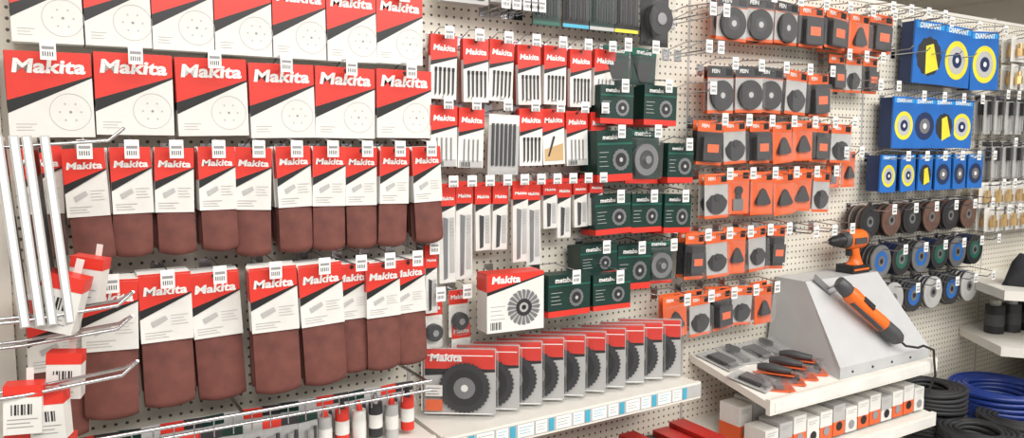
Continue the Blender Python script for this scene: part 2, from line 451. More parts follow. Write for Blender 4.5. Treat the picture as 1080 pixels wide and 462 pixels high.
def wheel_box():
    m = MB(); w, h, d = 0.150, 0.140, 0.06
    m.box(-w/2, w/2, -d, 0, -h, 0, 'white_card'); y = -d
    m.p2([(-w/2, -h*0.30), (w/2, -h*0.05), (w/2, 0), (-w/2, 0)], y-E, 'red_card')
    m.p2([(-w/2, -h*0.36), (w/2, -h*0.07), (w/2, -h*0.05), (-w/2, -h*0.30)], y-E, 'black_ink')
    m.box(-w/2-E, w/2, -d, 0, -0.002, E, 'red_card')
    m.add([(-w/2-E, -d, -h*0.3), (-w/2-E, 0, -h*0.3), (-w/2-E, 0, 0), (-w/2-E, -d, 0)], [(0, 1, 2, 3)], 'red_card')
    m.text('Makita', -w*0.17, -h*0.10, y-2*E, w*0.5, 'white_ink', .85, .035, .12)
    c = (w*0.14, -h*0.60)
    n = 20
    for i in range(n):
        a = 2*math.pi*i/n
        p = []
        for r_, da in ((0.020, -0.10), (0.042, -0.12), (0.044, 0.10), (0.020, 0.06)):
            p.append((c[0]+r_*math.cos(a+da), c[1]+r_*math.sin(a+da)))
        m.p2(p, y-2*E, 'blade_grey')
    m.disc(c[0], c[1], y-E, 0.040, 'light_grey', 28)
    m.disc(c[0], c[1], y-3*E, 0.021, 'dark_steel', 20, rin=0.012)
    m.disc(c[0], c[1], y-3*E, 0.006, 'black_ink', 12)
    lines(m, -w*0.44, -w*0.18, -h*0.55, 4, y-E, 0.01)
    barcode(m, -w*0.44, -h*0.95, w*0.2, h*0.13, y-E)
    return m.mesh('wire_wheel_box')
put(wheel_box(), 'wire_wheel_box', 0.942, -0.085, 1.302, rz=-6); hook_row([0.942], 1.285, 0.10, tag=False)

# ------------------------------------------------------------------ green brush packs
def green_pack(w, h, kind):
    m = MB(); d = 0.035
    if kind in (0, 2):
        m.box(-w/2, w/2, -d, 0, -h, 0, 'green_card'); y = -d
        m.rect(-w/2, w/2, -h, -h*0.86, y-E, 'red_card')
        m.p2([(-w/2, -h*0.28), (w/2, -h*0.28), (w/2, -h*0.24), (-w/2, -h*0.24)], y-E, 'green_light')
        m.text('metabo', -w*0.14, -h*0.13, y-2*E, w*0.42, 'white_ink')
        m.disc(w*0.16, -h*0.58, y-2*E, h*0.22, 'blade_grey', 24, teeth=14)
        m.disc(w*0.16, -h*0.58, y-3*E, h*0.14, 'dark_steel', 18)
        m.disc(w*0.16, -h*0.58, y-4*E, h*0.045, 'light_grey', 12)
        lines(m, -w*0.44, -w*0.18, -h*0.42, 4, y-E, h*0.09, 'light_grey', 0.0012)
        m.add([(-w/2-E, -d, -h), (-w/2-E, 0, -h), (-w/2-E, 0, -h*0.86), (-w/2-E, -d, -h*0.86)], [(0, 1, 2, 3)], 'red_card')
    else:
        m.box(-w/2, w/2, -0.003, 0, -h, 0, 'green_card'); y = -0.003
        m.rect(-w/2, w/2, -h*0.10, 0, y-E, 'green_light'); m.text('metabo', 0, -h*0.055, y-2*E, w*0.5, 'white_ink')
        m.rect(-w/2, w/2, -h, -h*0.92, y-E, 'red_card')
        r = min(w, h)*0.36
        m.cyl((0, -0.022, -h*0.55), r, 0.014, 'y', 'blade_grey', 28)
        m.disc(0, -h*0.55, -0.0225, r*0.6, 'dark_steel', 24)
        m.cyl((0, -0.03, -h*0.55), r*0.25, 0.012, 'y', 'steel', 16)
        m.rprism(w*0.92, h*0.78, y, y-0.03, 0.012, 'clear_plastic', 0.006, 0, -h*0.53)
    return m.mesh('wire_brush_pack')
hk = []
for i, (x, zt, zb, w, k) in enumerate((
    (1.28, 1.76, 1.66, .105, 0), (1.43, 1.765, 1.658, .115, 0), (1.27, 1.643, 1.51, .12, 2), (1.395, 1.645, 1.50, .12, 1), (1.51, 1.61, 1.50, .09, 0),
    (1.27, 1.475, 1.37, .112, 0), (1.385, 1.472, 1.368, .112, 0), (1.50, 1.468, 1.36, .105, 0), (1.225, 1.345, 1.26, .115, 2), (1.345, 1.335, 1.215, .12, 0),
    (1.46, 1.335, 1.215, .10, 1), (1.085, 1.288, 1.184, .13, 0), (1.222, 1.276, 1.184, .115, 0))):
    y = -0.06 if i < 11 else -0.12
    for L in range(1 if k == 1 else 2):
        put(green_pack(w, zt-zb, k), 'wire_brush_pack', x+L*0.004, y+L*0.036-0.0, zt-L*0.004, ry=random.uniform(-2.5, 2.5), rz=random.uniform(-6, 3))
    hk.append((x, zt-0.012, -y+0.055))
m = MB()
for x, z, L in hk: hook(m, x, z, L, True)
put(m.mesh('h'), 'pegboard_hooks')
def saw_tri_pack():
    m = MB(); w, h = 0.088, 0.10
    m.box(-w/2, w/2, -0.003, 0, -h, 0, 'green_card')
    m.p2([(-w*0.12, -h*0.92), (w*0.12, -h*0.92), (w*0.40, -h*0.4), (-w*0.40, -h*0.4)], -0.006, 'black_plastic')
    m.rect(-w/2, w/2, -h*0.2, 0, -0.003-E, 'green_light'); m.text('metabo', 0, -h*0.1, -0.003-2*E, w*0.6, 'white_ink')
    m.rprism(w*0.9, h*0.72, -0.003, -0.022, 0.01, 'clear_plastic', 0.005, 0, -h*0.58)
    return m.mesh('cup_brush_pack')
tp = saw_tri_pack()
xs = [1.30, 1.395]
for x in xs: put(tp, 'cup_brush_pack', x, -0.06, 1.865, ry=random.uniform(-3, 3))
hook_row(xs, 1.855, 0.10)
def drill_set(colr, band):
    m = MB(); w, h = 0.082, 0.15
    m.box(-w/2, w/2, -0.004, 0, -h, 0, 'green_card' if colr == 0 else 'black_plastic')
    m.rect(-w/2, w/2, -h*0.99, -h*0.93, -0.004-E, band)
    for k in range(4):
        x = -w*0.32+k*w*0.21
        m.cyl((x, -0.012, -h*0.85), 0.003, h*0.6, 'z', 'dark_steel', 8); m.box(x-0.005, x+0.005, -0.016, -0.006, -h*0.30, -h*0.2, 'yellow_card' if k % 2 else 'green_light')
    m.rprism(w*0.92, h*0.75, -0.004, -0.02, 0.008, 'clear_plastic', 0.004, 0, -h*0.5)
    return m.mesh('drill_bit_set')
xs = []
for i, x in enumerate((1.075, 1.165, 1.250, 1.330)):
    put(drill_set(i % 2, ('green_light', 'label_blue', 'light_grey', 'yellow_card')[i]), 'drill_bit_set', x, -0.06, 2.050); xs.append(x)
hook_row(xs, 2.04, 0.1)
m = MB(); w, h = .10, .185
m.box(-w/2, w/2, -.003, 0, -h, 0, 'black_plastic'); m.cyl((0, -.03, -h*.62), .042, .02, 'y', 'dark_rubber', 28); m.cyl((0, -.034, -h*.62), .016, .01, 'y', 'blade_grey', 16)
m.rect(-w*.4, w*.4, -h*.2, -h*.05, -.003-E, 'light_grey'); m.rprism(w*.95, h*.8, -.003, -.04, .015, 'clear_plastic', .006, 0, -h*.55)
put(m.mesh('wb'), 'wire_brush_pack', 1.43, -.06, 2.058); hook_row([1.43], 2.045, .1)
m = MB()
m.box(-.06, .06, -.03, 0, -.07, 0, 'light_grey')
for k in range(4): m.box(-.05+k*.026, -.03+k*.026, -.034, -.03, -.06, -.012, 'dark_steel' if k % 2 else 'steel')
bc = m.mesh('bit_case')
put(bc, 'bit_case', .84, -.05, 2.00); put(bc, 'bit_case', .965, -.05, 2.01); hook_row([.84, .965], 2.00, .09, tag=False)
hook_row([0.93, 0.96, 0.99, 1.01, 1.03], 1.93, .10)
hook_row([1.52, 1.56], 2.04, .2); hook_row([1.50, 1.55], 1.95, .2); hook_row([1.53, 1.575], 1.86, .16); hook_row([1.55], 1.75, .16)

# ------------------------------------------------------------------ circular saw blade clamshells on shelf
def clam():
    m = MB(); w, h = 0.185, 0.168
    m.box(-w/2+.006, w/2-.006, -.002, 0, 0.004, h-.004, 'light_grey')
    m.rect(-w/2+.008, w/2-.008, h*.68, h-.006, -.002-E, 'red_card')
    m.p2([(-w/2+.008, h*.58), (w/2-.008, h*.64), (w/2-.008, h*.68), (-w/2+.008, h*.68)], -.002-E, 'black_ink')
    m.text('Makita', -w*.18, h*.84, -.002-2*E, w*.42, 'white_ink', .85, .035, .12)
    R = .062
    n = 36; a_, b_ = [], []
    for i in range(n*2):
        a = math.pi*i/n; r = R*(1.0 if i % 2 == 0 else .93)
        a_.append((.012+r*math.cos(a), -.010, .070+r*math.sin(a))); b_.append((.012+r*math.cos(a), -.007, .070+r*math.sin(a)))
    m.rings([a_, b_], 'dark_steel', True, False)
    m.disc(.012, .070, -.0108, R*.72, 'black_ink', 28); m.disc(.012, .070, -.0114, R*.42, 'blade_grey', 24); m.disc(.012, .070, -.012, R*.14, 'white_card', 14)
    for k, c in enumerate(('orange_card', 'white_card')):
        m.rect(-w*.44, -w*.22, .015+k*.035, .042+k*.035, -.0125, c)
    lines(m, -w*.42, -w*.24, .070, 3, -.013, .007, 'black_ink')
    m.rprism(w, h, 0, -.028, .016, 'clear_plastic', .007, 0, h/2)
    for sx in (-1, 1): m.tube([(sx*w*.49, -.002, .01), (sx*w*.49, -.002, h-.012)], .0022, 'clear_plastic', 5)
    m.tube([(-w*.44, -.028, h-.016), (w*.44, -.028, h-.016)], .0012, 'white_ink', 5)
    m.tube([(-w*.44, -.028, .014), (w*.44, -.028, .014)], .0012, 'white_ink', 5)
    m.tube([(-w*.475, -.026, .02), (-w*.475, -.026, h-.02)], .0010, 'white_ink', 5)
    return m.mesh('circular_saw_blade_pack')
CL = clam()
for i in range(10):
    put(CL, 'circular_saw_blade_pack', 0.815+i*0.0665, -0.085, 0.957, rz=-34+random.uniform(-3, 3), rx=-3)

def shelf_flat(x0, x1, d, z, labels=True, name='display_shelf'):
    m = MB(); m.box(x0, x1, -d, 0, z-.025, z, 'shelf_cream'); m.box(x0, x1, -d-.012, -d, z-.042, z+.004, 'shelf_cream')
    m.box(x0, x1, -d-.0135, -d-.012, z-.036, z-.002, 'light_grey')
    if labels:
        x = x0+.02; k = 0
        while x < x1-.05:
            wv = (.032, .014, .045)[k % 3]
            m.box(x, x+wv, -d-.015, -d-.0135, z-.034, z-.004, ('white_ink', 'label_blue', 'white_ink')[k % 3])
            if k % 3 != 1: lines(m, x+.004, x+wv-.004, z-.010, 3, -d-.0155, .007, 'label_blue' if k % 2 else 'grey_ink')
            x += wv+.006; k += 1
    for xb in (x0+.01, x1-.02):
        m.box(xb, xb+.008, -d*.8, 0, z-.07, z-.025, 'shelf_cream')
    return put(m.mesh(name), name)
shelf_flat(.72, 1.50, .185, .955)
shelf_flat(.72, 1.60, .30, .685)
m = MB()
for k in range(9):
    x = 1.0+k*.062; h = .10+.012*(k % 3)
    m.box(x, x+.055, -.25, -.08, .686, .685+h, 'red_dark' if k % 3 else 'black_plastic'); m.box(x+.004, x+.05, -.2515, -.25, .69, .685+h*.5, 'white_card')
put(m.mesh('boxes'), 'accessory_boxes')

# ------------------------------------------------------------------ chrome rail with small blisters (lower left)
m = MB()
m.tube([(-.06, -.17, 1.085), (.70, -.17, 1.085)], .004, 'steel', 8)
m.tube([(-.06, -.17, 1.065), (.70, -.17, 1.065)], .003, 'steel', 8)
for x in (-.05, .3, .69): m.tube([(x, 0, 1.085), (x, -.17, 1.085)], .004, 'steel', 6)
for k in range(20): m.tube([(.0+k*.035, -.172, 1.085), (.0+k*.035, -.172, 1.05)], .0015, 'steel', 4)
put(m.mesh('rail'), 'chrome_hanging_rail')
def tube_item(c1, c2):
    m = MB(); m.cyl((0, 0, 0), .015, .075, 'z', c1, 14); m.cyl((0, 0, .075), .008, .02, 'z', c2, 12, .004); m.cyl((0, 0, .02), .0155, .03, 'z', 'white_card', 14)
    return m.mesh('glue_bottle')
def mini_blister(c):
    m = MB(); w, h = .042, .085; m.box(-w/2, w/2, -.002, 0, 0, h, 'light_grey'); m.rect(-w/2, w/2, h*.75, h, -.003, c)
    m.cyl((0, -.012, h*.12), .008, h*.45, 'z', 'steel', 10); m.cyl((.012, -.01, h*.12), .004, h*.5, 'z', 'dark_steel', 8)
    m.rprism(w*.9, h*.62, -.002, -.02, .008, 'clear_plastic', .004, 0, h*.38)
    return m.mesh('hardware_blister_pack')
TI = [tube_item('light_grey', 'red_card'), tube_item('red_card', 'black_plastic'), tube_item('white_card', 'red_card'), tube_item('dark_steel', 'steel')]
MBL = [mini_blister('light_grey'), mini_blister('red_card'), mini_blister('dark_steel'), mini_blister('green_card')]
for k in range(18):
    x = .02+k*.038
    if k > 11: put(TI[k % 4], 'glue_bottle', x, -.115, .955+.01*(k % 2))
    else: put(MBL[k % 4], 'hardware_blister_pack', x, -.12, .965, rz=random.uniform(-15, 10))
    put(MBL[(k+1) % 4], 'hardware_blister_pack', x+.012, -.07, .975, rz=random.uniform(-15, 10))
shelf_flat(-.06, .71, .16, .953)

# ------------------------------------------------------------------ left wing: packs hanging edge-on
m = MB()
for z, y in ((1.60, -.27), (1.335, -.30), (1.288, -.26), (1.225, -.32)):
    m.tube([(-.20, y, z), (-.05, y, z), (.085, y, z+.01), (.108, y, z+.03)], .003, 'steel', 6)
    m.tube([(-.20, y+.035, z), (-.05, y+.035, z), (.09, y+.035, z+.012), (.108, y, z+.03)], .003, 'steel', 6)
put(m.mesh('side_hooks'), 'pegboard_hooks')
def edge_pack():
    m = MB(); m.box(-.005, .005, -.055, .055, -.29, 0, 'white_card'); m.box(-.0065, .0065, -.057, -.05, -.29, .002, 'light_grey')
    m.box(-.004, .004, -.0585, -.057, -.288, .0, 'white_ink')
    m.box(-.0056, .0056, -.04, .04, -.06, -.02, 'red_card')
    m.box(.005, .012, -.04, .045, -.27, -.07, 'clear_plastic')
    return m.mesh('long_blade_pack')
ep = edge_pack()
for k in range(4):
    put(ep, 'long_blade_pack', -.062+k*.020, -.25, 1.615, ry=-4, rz=random.uniform(-4, 4))
def mini_box():
    m = MB(); w, h, d = .05, .075, .03
    m.box(-w/2, w/2, -d, 0, -h, 0, 'white_card'); m.box(-w/2-E, w/2+E, -d-E, E, -.018, E, 'red_card')
    barcode(m, -w*.3, -h*.6, w*.6, h*.22, -d-E); lines(m, -w*.4, w*.4, -h*.68, 3, -d-E, .006)
    m.add([(-w*.0, 0, 0), (w*.2, 0, 0), (w*.2, -.0, .02), (0, 0, .02)], [(0, 1, 2, 3)], 'white_card')
    return m.mesh('small_parts_box')
mbx = mini_box()
for (x, y, z, rz, ry, s) in ((.026, -.27, 1.400, -20, 16, 1.2), (.060, -.23, 1.420, -25, 10, 1), (-.045, -.29, 1.24, -8, 3, 1), (-.012, -.28, 1.22, -20, -2, 1), (.015, -.24, 1.27, -15, 4, 1), (-.05, -.26, 1.16, -5, 0, 1), (-.005, -.26, 1.14, -12, 2, 1)):
    put(mbx, 'small_parts_box', x, y, z, rz=rz, ry=ry, sc=(s, s, s))

# ------------------------------------------------------------------ multitool accessory packs (orange / clear)
def acc_pack(w, h, kind):
    m = MB(); m.box(-w/2, w/2, -.002, 0, -h, 0, 'light_grey' if kind in (3,) else ('black_plastic' if kind == 4 else 'orange_card')); y = -.002
    if kind == 0: m.rect(-w/2, w/2, -h, -h*.26, y-E*.5, 'light_grey')
    hh = h*.24
    m.rect(-w/2, w/2, -hh, 0, y-E, 'orange_card' if kind != 0 else 'tool_grey')
    m.rect(-w/2, w/2, -h, -h*.93, y-E, 'orange_card')
    m.text('FEIN', -w*.2, -hh*.45, y-2*E, w*.3, 'white_ink')
    m.rect(w*.2, w*.45, -hh*.8, -hh*.2, y-2*E, 'black_ink')
    cz = -h*.62; r = min(w*.44, h*.36)
    if kind == 0:
        m.cyl((0, -.012, cz), r, .008, 'y', 'dark_rubber', 28); m.disc(0, cz, -.0125, r*.45, 'dark_steel', 20, rin=r*.2); m.disc(0, cz, -.0128, r*.2, 'light_grey', 14)
    elif kind == 1:
        P = [(r*math.cos(a)*1.05, cz+r*math.sin(a)) for a in (math.pi/2, math.pi*7/6, math.pi*11/6)]
        Q = []
        for i in range(3):
            a, b, c = Vector(P[i-1]), Vector(P[i]), Vector(P[(i+1) % 3])
            Q += [tuple(b.lerp(a, .22)), tuple(b.lerp((a+c)/2, .12)), tuple(b.lerp(c, .22))]
        m.rings([[(q[0], -.012, q[1]) for q in Q], [(q[0], -.003, q[1]) for q in Q]], 'dark_rubber', True, False)
    elif kind == 2:
        m.box(-r*.5, r*.5, -.006, -.003, cz-r, cz-r*.1, 'blade_grey'); m.box(-r*.25, r*.25, -.008, -.003, cz-r*.1, cz+r*.5, 'dark_steel'); m.cyl((0, -.01, cz+r*.55), r*.35, .007, 'y', 'black_plastic', 16)
    elif kind == 3:
        pts = [(r*math.cos(a), -.006, cz+r*math.sin(a)) for a in [math.pi*(1+k/10) for k in range(11)]]
        pts += [(r*.5, -.006, cz+r*.5), (-r*.5, -.006, cz+r*.5)]
        m.rings([pts, [(p[0], -.003, p[2]) for p in pts]], 'dark_steel', True, False); m.cyl((0, -.010, cz+r*.3), r*.3, .006, 'y', 'black_plastic', 14)
    else:
        m.box(-r*.8, r*.8, -.02, -.003, cz-r*.9, cz+r*.8, 'dark_rubber'); m.box(-r*.5, r*.5, -.021, -.02, cz-r*.3, cz+r*.3, 'orange_card')
    m.rprism(w*.94, h*.72, y, -.024, .01, 'clear_plastic', .005, 0, -h*.60)
    return m.mesh('multitool_accessory_pack')
AC = {}
def acc(w, h, k):
    key = (round(w, 3), round(h, 3), k)
    if key not in AC: AC[key] = acc_pack(w, h, k)
    return AC[key]
rows = [
 (2.035, .125, 1.70, .118, (0, 0, 0, 4, 4, 1, 4), .108),
 (1.835, .135, 1.665, .108, (0, 0, 0, 3, 4), .098),
 (1.678, .125, 1.630, .098, (4, 3, 4, 1, 1, 4, 3), .088),
 (1.525, .130, 1.655, .096, (3, 2, 1, 1, 1, 3), .086),
 (1.355, .135, 1.575, .086, (4, 3, 1, 3, 4), .076),
 (1.178, .120, 1.500, .093, (1, 3, 4, 3, 1), .080),
]
for (zt, h, x0, pit, kinds, w) in rows:
    xs = []
    for i, k in enumerate(kinds):
        x = x0+i*pit; xs.append(x)
        for L in range(2):
            put(acc(w, h, k), 'multitool_accessory_pack', x+L*.006, -.085+L*.03+random.uniform(-.008, .004), zt+random.uniform(-.006, .006), ry=random.uniform(-4, 4), rz=random.uniform(-10, 4))
    hook_row(xs, zt-.010, .13)
xs = [2.22, 2.31, 2.40]
for i, x in enumerate(xs): put(acc(.08, .12, (4, 3, 4)[i]), 'multitool_accessory_pack', x, -.06, 1.90)
hook_row(xs, 1.888, .1)
xs = [2.225, 2.305]
for i, x in enumerate(xs): put(acc(.07, .12, (2, 1)[i]), 'multitool_accessory_pack', x, -.06, 1.585)
hook_row(xs, 1.575, .1)
hook_row([2.35+i*.1 for i in range(4)], 2.04, .16)
hook_row([2.42+i*.1 for i in range(6)], 1.93, .14, tag=False)
hook_row([2.02+i*.09 for i in range(3)], 1.33, .15)
hook_row([2.30+i*.1 for i in range(2)], 1.79, .16)

# ------------------------------------------------------------------ blue diamond blade packs
def blade_pack(w, h, kind):
    m = MB(); m.box(-w/2, w/2, -.006, 0, -h, 0, 'blue_card'); y = -.006
    cz = -h*.56; r = min(w*.42, h*.38)
    if kind == 0:
        m.disc(0, cz, y-E, r, 'dark_steel', 30, teeth=12); m.p2([(-w*.1, -h*.85), (w*.32, -h*.75), (w*.12, -h*.35), (-w*.12, -h*.4)], y-2*E, 'yellow_card')
    elif kind == 1:
        m.disc(0, cz, y-E, r, 'blue_dark', 30); m.disc(0, cz, y-2*E, r*.55, 'blade_grey', 24); m.disc(0, cz, y-3*E, r*.2, 'white_ink', 14)
    else:
        m.disc(0, cz, y-E, r, 'yellow_card', 30); m.disc(0, cz, y-2*E, r*.72, 'light_grey', 24); m.disc(0, cz, y-3*E, r*.4, 'blue_dark', 24); m.disc(0, cz, y-4*E, r*.14, 'white_ink', 14)
    m.rect(-w*.45, w*.45, -h*.12, -h*.03, y-E, 'blue_bright'); m.text('DIAMANT', 0, -h*.075, y-2*E, w*.7, 'white_ink')
    m.box(-w/2+.004, w/2+.004, .002, .05, -h+.003, -.003, 'blue_dark')
    return m.mesh('diamond_blade_pack')
xs = []
for i in range(3):
    x = 2.71+i*.182; xs.append(x); put(blade_pack(.168, .22, (0, 2, 2)[i]), 'diamond_blade_pack', x, -.08, 2.045-.004*i, ry=random.uniform(-3, 3), rz=random.uniform(-6, 0))
hook_row(xs, 2.025, .15)
xs = []
for i in range(4):
    x = 2.565+i*.125; xs.append(x); put(blade_pack(.118, .18, (2, 1, 0, 2)[i]), 'diamond_blade_pack', x, -.085, 1.775, ry=random.uniform(-3, 3), rz=random.uniform(-8, 2))
hook_row(xs, 1.765, .15)
xs = []
for i in range(6):
    x = 2.49+i*.112; xs.append(x); put(blade_pack(.092, .13, (2, 2, 0, 1, 1, 1)[i]), 'diamond_blade_pack', x, -.085, 1.572, ry=random.uniform(-3, 3), rz=random.uniform(-8, 2))
hook_row(xs, 1.56, .15)

# ------------------------------------------------------------------ grinding disc stacks on hooks
def disc_stack(r, n, cols, face):
    m = MB()
    for k in range(n):
        y = -.03-k*.0085
        dz = -.003*math.sin(k*1.7); dx = .003*math.cos(k*2.3)
        m.cyl((dx, y, -r+.012+dz), r, .0055, 'y', cols[k % len(cols)], 28)
    yf = -.03-(n-1)*.0085
    cz = -r+.012+(-.003*math.sin((n-1)*1.7)); dx = .003*math.cos((n-1)*2.3)
    m.disc(dx, cz, yf-E, r*.62, face, 24); m.disc(dx, cz, yf-2*E, r*.34, 'blade_grey', 18); m.disc(dx, cz, yf-3*E, r*.16, 'black_ink', 14)
    return m.mesh('grinding_disc_stack')
specs = [
 (1.385, 2.40, .125, 6, .055, [['rust_disc', 'dark_rubber', 'blade_grey'], ['dark_rubber', 'rust_disc', 'dark_steel']], ['dark_steel', 'rust_disc']),
 (1.245, 2.475, .122, 6, .058, [['dark_rubber', 'blade_grey'], ['blue_dark', 'dark_rubber']], ['blue_card', 'green_light']),
 (1.105, 2.56, .125, 5, .060, [['dark_steel', 'light_grey'], ['blade_grey', 'dark_steel']], ['light_grey', 'blue_card']),
]
for zt, x0, pit, n, r, cc, fc in specs:
    xs = []
    for i in range(n):
        x = x0+i*pit; xs.append(x)
        put(disc_stack(r, 8+(i*5) % 5, cc[i % 2], fc[i % 2]), 'grinding_disc_stack', x, 0, zt)
    hook_row(xs, zt-.001, .165)

def hang_small(kind):
    m = MB(); w, h = (.06, .15) if kind else (.07, .10)
    m.box(-w/2, w/2, -.002, 0, -h, 0, 'white_card' if not kind else 'light_grey')
    if kind:
        m.cyl((0, -.015, -h*.5), .012, h*.35, 'z', 'black_plastic', 10); m.cyl((0, -.015, -h*.92), .004, h*.42, 'z', 'steel', 8); m.rect(-w/2, w/2, -h*.12, 0, -.003, 'dark_steel')
    else:
        m.cyl((0, -.018, -h*.8), .014, h*.3, 'z', 'brass', 6, smooth=False); m.cyl((0, -.018, -h*.5), .009, h*.2, 'z', 'brass', 12)
    m.rprism(w*.9, h*.8, -.002, -.03, .01, 'clear_plastic', .005, 0, -h*.53)
    return m.mesh('fitting_blister_pack' if not kind else 'screwdriver_blister_pack')
HS = [hang_small(0), hang_small(1)]
for zt, kind, x0, n in ((2.04, 0, 3.33, 8), (1.93, 0, 3.33, 8), (1.80, 1, 3.14, 11), (1.62, 1, 3.22, 9), (1.46, 0, 3.15, 10), (1.36, 0, 3.2, 9)):
    xs = [x0+i*.083 for i in range(n)]
    for x in xs:
        for L in range(2): put(HS[kind], 'screwdriver_blister_pack' if kind else 'fitting_blister_pack', x, -.075+L*.035, zt, ry=random.uniform(-3, 3), rz=random.uniform(-6, 6))
    hook_row(xs, zt-.01, .14)

# ------------------------------------------------------------------ tilted demo shelves (right)
def tilt_shelf(x0, x1, zb, zf, d, name='display_shelf'):
    m = MB(); t = .022
    v = [(x0, 0, zb), (x1, 0, zb), (x1, -d, zf), (x0, -d, zf), (x0, 0, zb-t), (x1, 0, zb-t), (x1, -d, zf-t), (x0, -d, zf-t)]
    m.add(v, [(0, 3, 2, 1), (4, 5, 6, 7), (3, 7, 6, 2), (0, 4, 7, 3), (1, 2, 6, 5), (0, 1, 5, 4)], 'shelf_cream')
    m.box(x0, x1, -d-.014, -d, zf-.038, zf+.006, 'shelf_cream')
    m.box(x0+.02, x1-.02, -d-.0155, -d-.014, zf-.032, zf-.004, 'white_card')
    return put(m.mesh(name), name)
S2 = dict(x0=1.65, x1=2.462, zb=.968, zf=.905, d=.295)
tilt_shelf(**S2)
S3 = dict(x0=1.65, x1=2.462, zb=.755, zf=.722, d=.30)
tilt_shelf(**S3)
def s2z(d): return S2['zb']+(S2['zf']-S2['zb'])*d/S2['d']
tilt = math.degrees(math.atan2(S2['zb']-S2['zf'], S2['d']))
def flat_pack(c, kind):
    m = MB(); w, l = .085, .12
    m.box(-w/2, w/2, -l/2, l/2, 0, .003, c)
    if kind == 0:
        m.box(-.012, .012, -.05, 0, .004, .012, 'blade_grey'); m.cyl((0, .015, .004), .02, .014, 'z', 'black_plastic', 18); m.box(-.009, .009, .0, .045, .006, .018, 'dark_steel')
    else:
        m.box(-.03, .03, -.035, .03, .004, .012, 'dark_steel'); m.box(-.02, .02, -.05, -.02, .004, .009, 'blade_grey')
    m.box(-w/2+.004, w/2-.004, -l/2+.004, l/2-.02, .003, .020, 'clear_plastic')
    return m.mesh('multitool_blade_pack')
FP = [flat_pack('orange_card', 0), flat_pack('light_grey', 1), flat_pack('orange_card', 1), flat_pack('light_grey', 0)]
for (x, d, k, rz) in ((1.71, .07, 1, 10), (1.79, .06, 3, -8), (1.87, .065, 1, 5), (1.94, .06, 3, -12), (1.70, .20, 1, 20), (1.765, .225, 0, -30), (1.835, .21, 2, -35), (1.90, .20, 0, -32), (1.955, .19, 2, -28)):
    put(FP[k], 'multitool_blade_pack', x, -d, s2z(d)+.002, rz=rz, rx=tilt)
def attachment():
    m = MB()
    m.loft([(-.045, 0, .012, .010, .009), (-.02, 0, .013, .014, .012), (.01, 0, .016, .016, .014), (.03, 0, .016, .012, .012), (.05, 0, .014, .009, .009)], 'tool_grey', 12)
    m.loft([(-.075, 0, .010, .013, .003), (-.045, 0, .011, .011, .004)], 'steel', 10)
    m.box(-.055, .05, -.022, .022, 0, .002, 'orange_card')
    return m.mesh('multitool_attachment')
at = attachment()
for x, d in ((1.775, .225), (1.85, .205), (1.92, .185)):
    put(at, 'multitool_attachment', x, -d+.005, s2z(d)+.024, rz=120, rx=tilt*.5)

# tool display stand
m = MB()
xl, xr = 1.985, 2.45; yb, yf = -.015, -.285
zbk, zfr = s2z(.015)+.001, s2z(.285)+.001
bt = 1.178; ly = -.130
v = [(xl, yb, zbk), (xr, yb, zbk), (xr, yf, zfr), (xl, yf, zfr), (xl+.03, yb, bt), (xr-.06, yb, bt), (xr-.06, ly, bt), (xl+.03, ly, bt), (xr, yf, zfr+.035), (xl, yf, zfr+.035)]
m.add(v, [(0, 1, 2, 3), (0, 4, 5, 1), (4, 7, 6, 5), (7, 9, 8, 6), (9, 3, 2, 8), (0, 3, 9, 7, 4), (1, 5, 6, 8, 2)], 'stand_grey')
for k in range(4):
    m.cyl((xl+.06+k*.1, yf-.002, zfr+.016), .004, .002, 'y', 'dark_steel', 10)
put(m.mesh('stand'), 'tool_display_stand')
pA = Vector((0, ly, bt)); pB = Vector((0, yf, zfr+.035)); sl = (pB-pA); slen = sl.length; sl.normalize()
nrm = Vector((0, sl.z, -sl.y)); nrm = nrm if nrm.z > 0 else -nrm
def multitool():
    m = MB()
    m.loft([(-.005, 0, .010, .018, .014), (.0, 0, .008, .022, .020), (.03, 0, .006, .023, .024), (.045, 0, .004, .022, .022)], 'tool_grey', 18)
    m.loft([(.045, 0, .004, .023, .023), (.06, 0, .003, .026, .026), (.10, 0, .002, .025, .025), (.15, 0, .0, .022, .023), (.19, 0, 0, .023, .025), (.205, 0, 0, .022, .024)], 'orange_plastic', 20, 2.4)
    m.loft([(.205, 0, 0, .0225, .0245), (.25, 0, -.001, .024, .026), (.272, 0, -.001, .020, .022), (.282, 0, 0, .010, .012)], 'tool_grey', 18, 2.4)
    m.box(.09, .135, -.010, .010, .024, .0295, 'black_plastic')
    m.box(.07, .20, -.0265, -.020, -.006, .008, 'tool_grey')
    m.cyl((.012, 0, -.04), .012, .05, 'z', 'steel', 16)
    m.box(-.055, .02, -.013, .013, -.042, -.039, 'blade_grey')
    return m.mesh('oscillating_multitool')
def on_slope(x, s, h): return Vector((x, 0, 0))+Vector((0, pA.y, pA.z))+sl*s+nrm*h
h0 = on_slope(2.09, .035, .047); t0 = on_slope(2.245, .215, .034)
ax = (t0-h0).normalized(); yy = nrm.cross(ax).normalized(); zz = ax.cross(yy)
par = bpy.data.objects.new('oscillating_multitool', None); COL.objects.link(par)
ob = put(multitool(), 'tool_body', parent=par)
ob.matrix_local = Matrix(((ax.x, yy.x, zz.x, h0.x), (ax.y, yy.y, zz.y, h0.y), (ax.z, yy.z, zz.z, h0.z), (0, 0, 0, 1)))
m = MB(); e = h0+ax*.28
pts = [e, e+ax*.025, e+ax*.035+Vector((.03, -.015, .0)), e+Vector((.08, -.03, -.02)), e+Vector((.13, -.035, -.04)), Vector((2.425, -.318, .91)), Vector((2.43, -.322, .86)), Vector((2.435, -.30, .80))]
m.tube(pts, .004, 'black_plastic', 6); put(m.mesh('cord'), 'cord', parent=par)

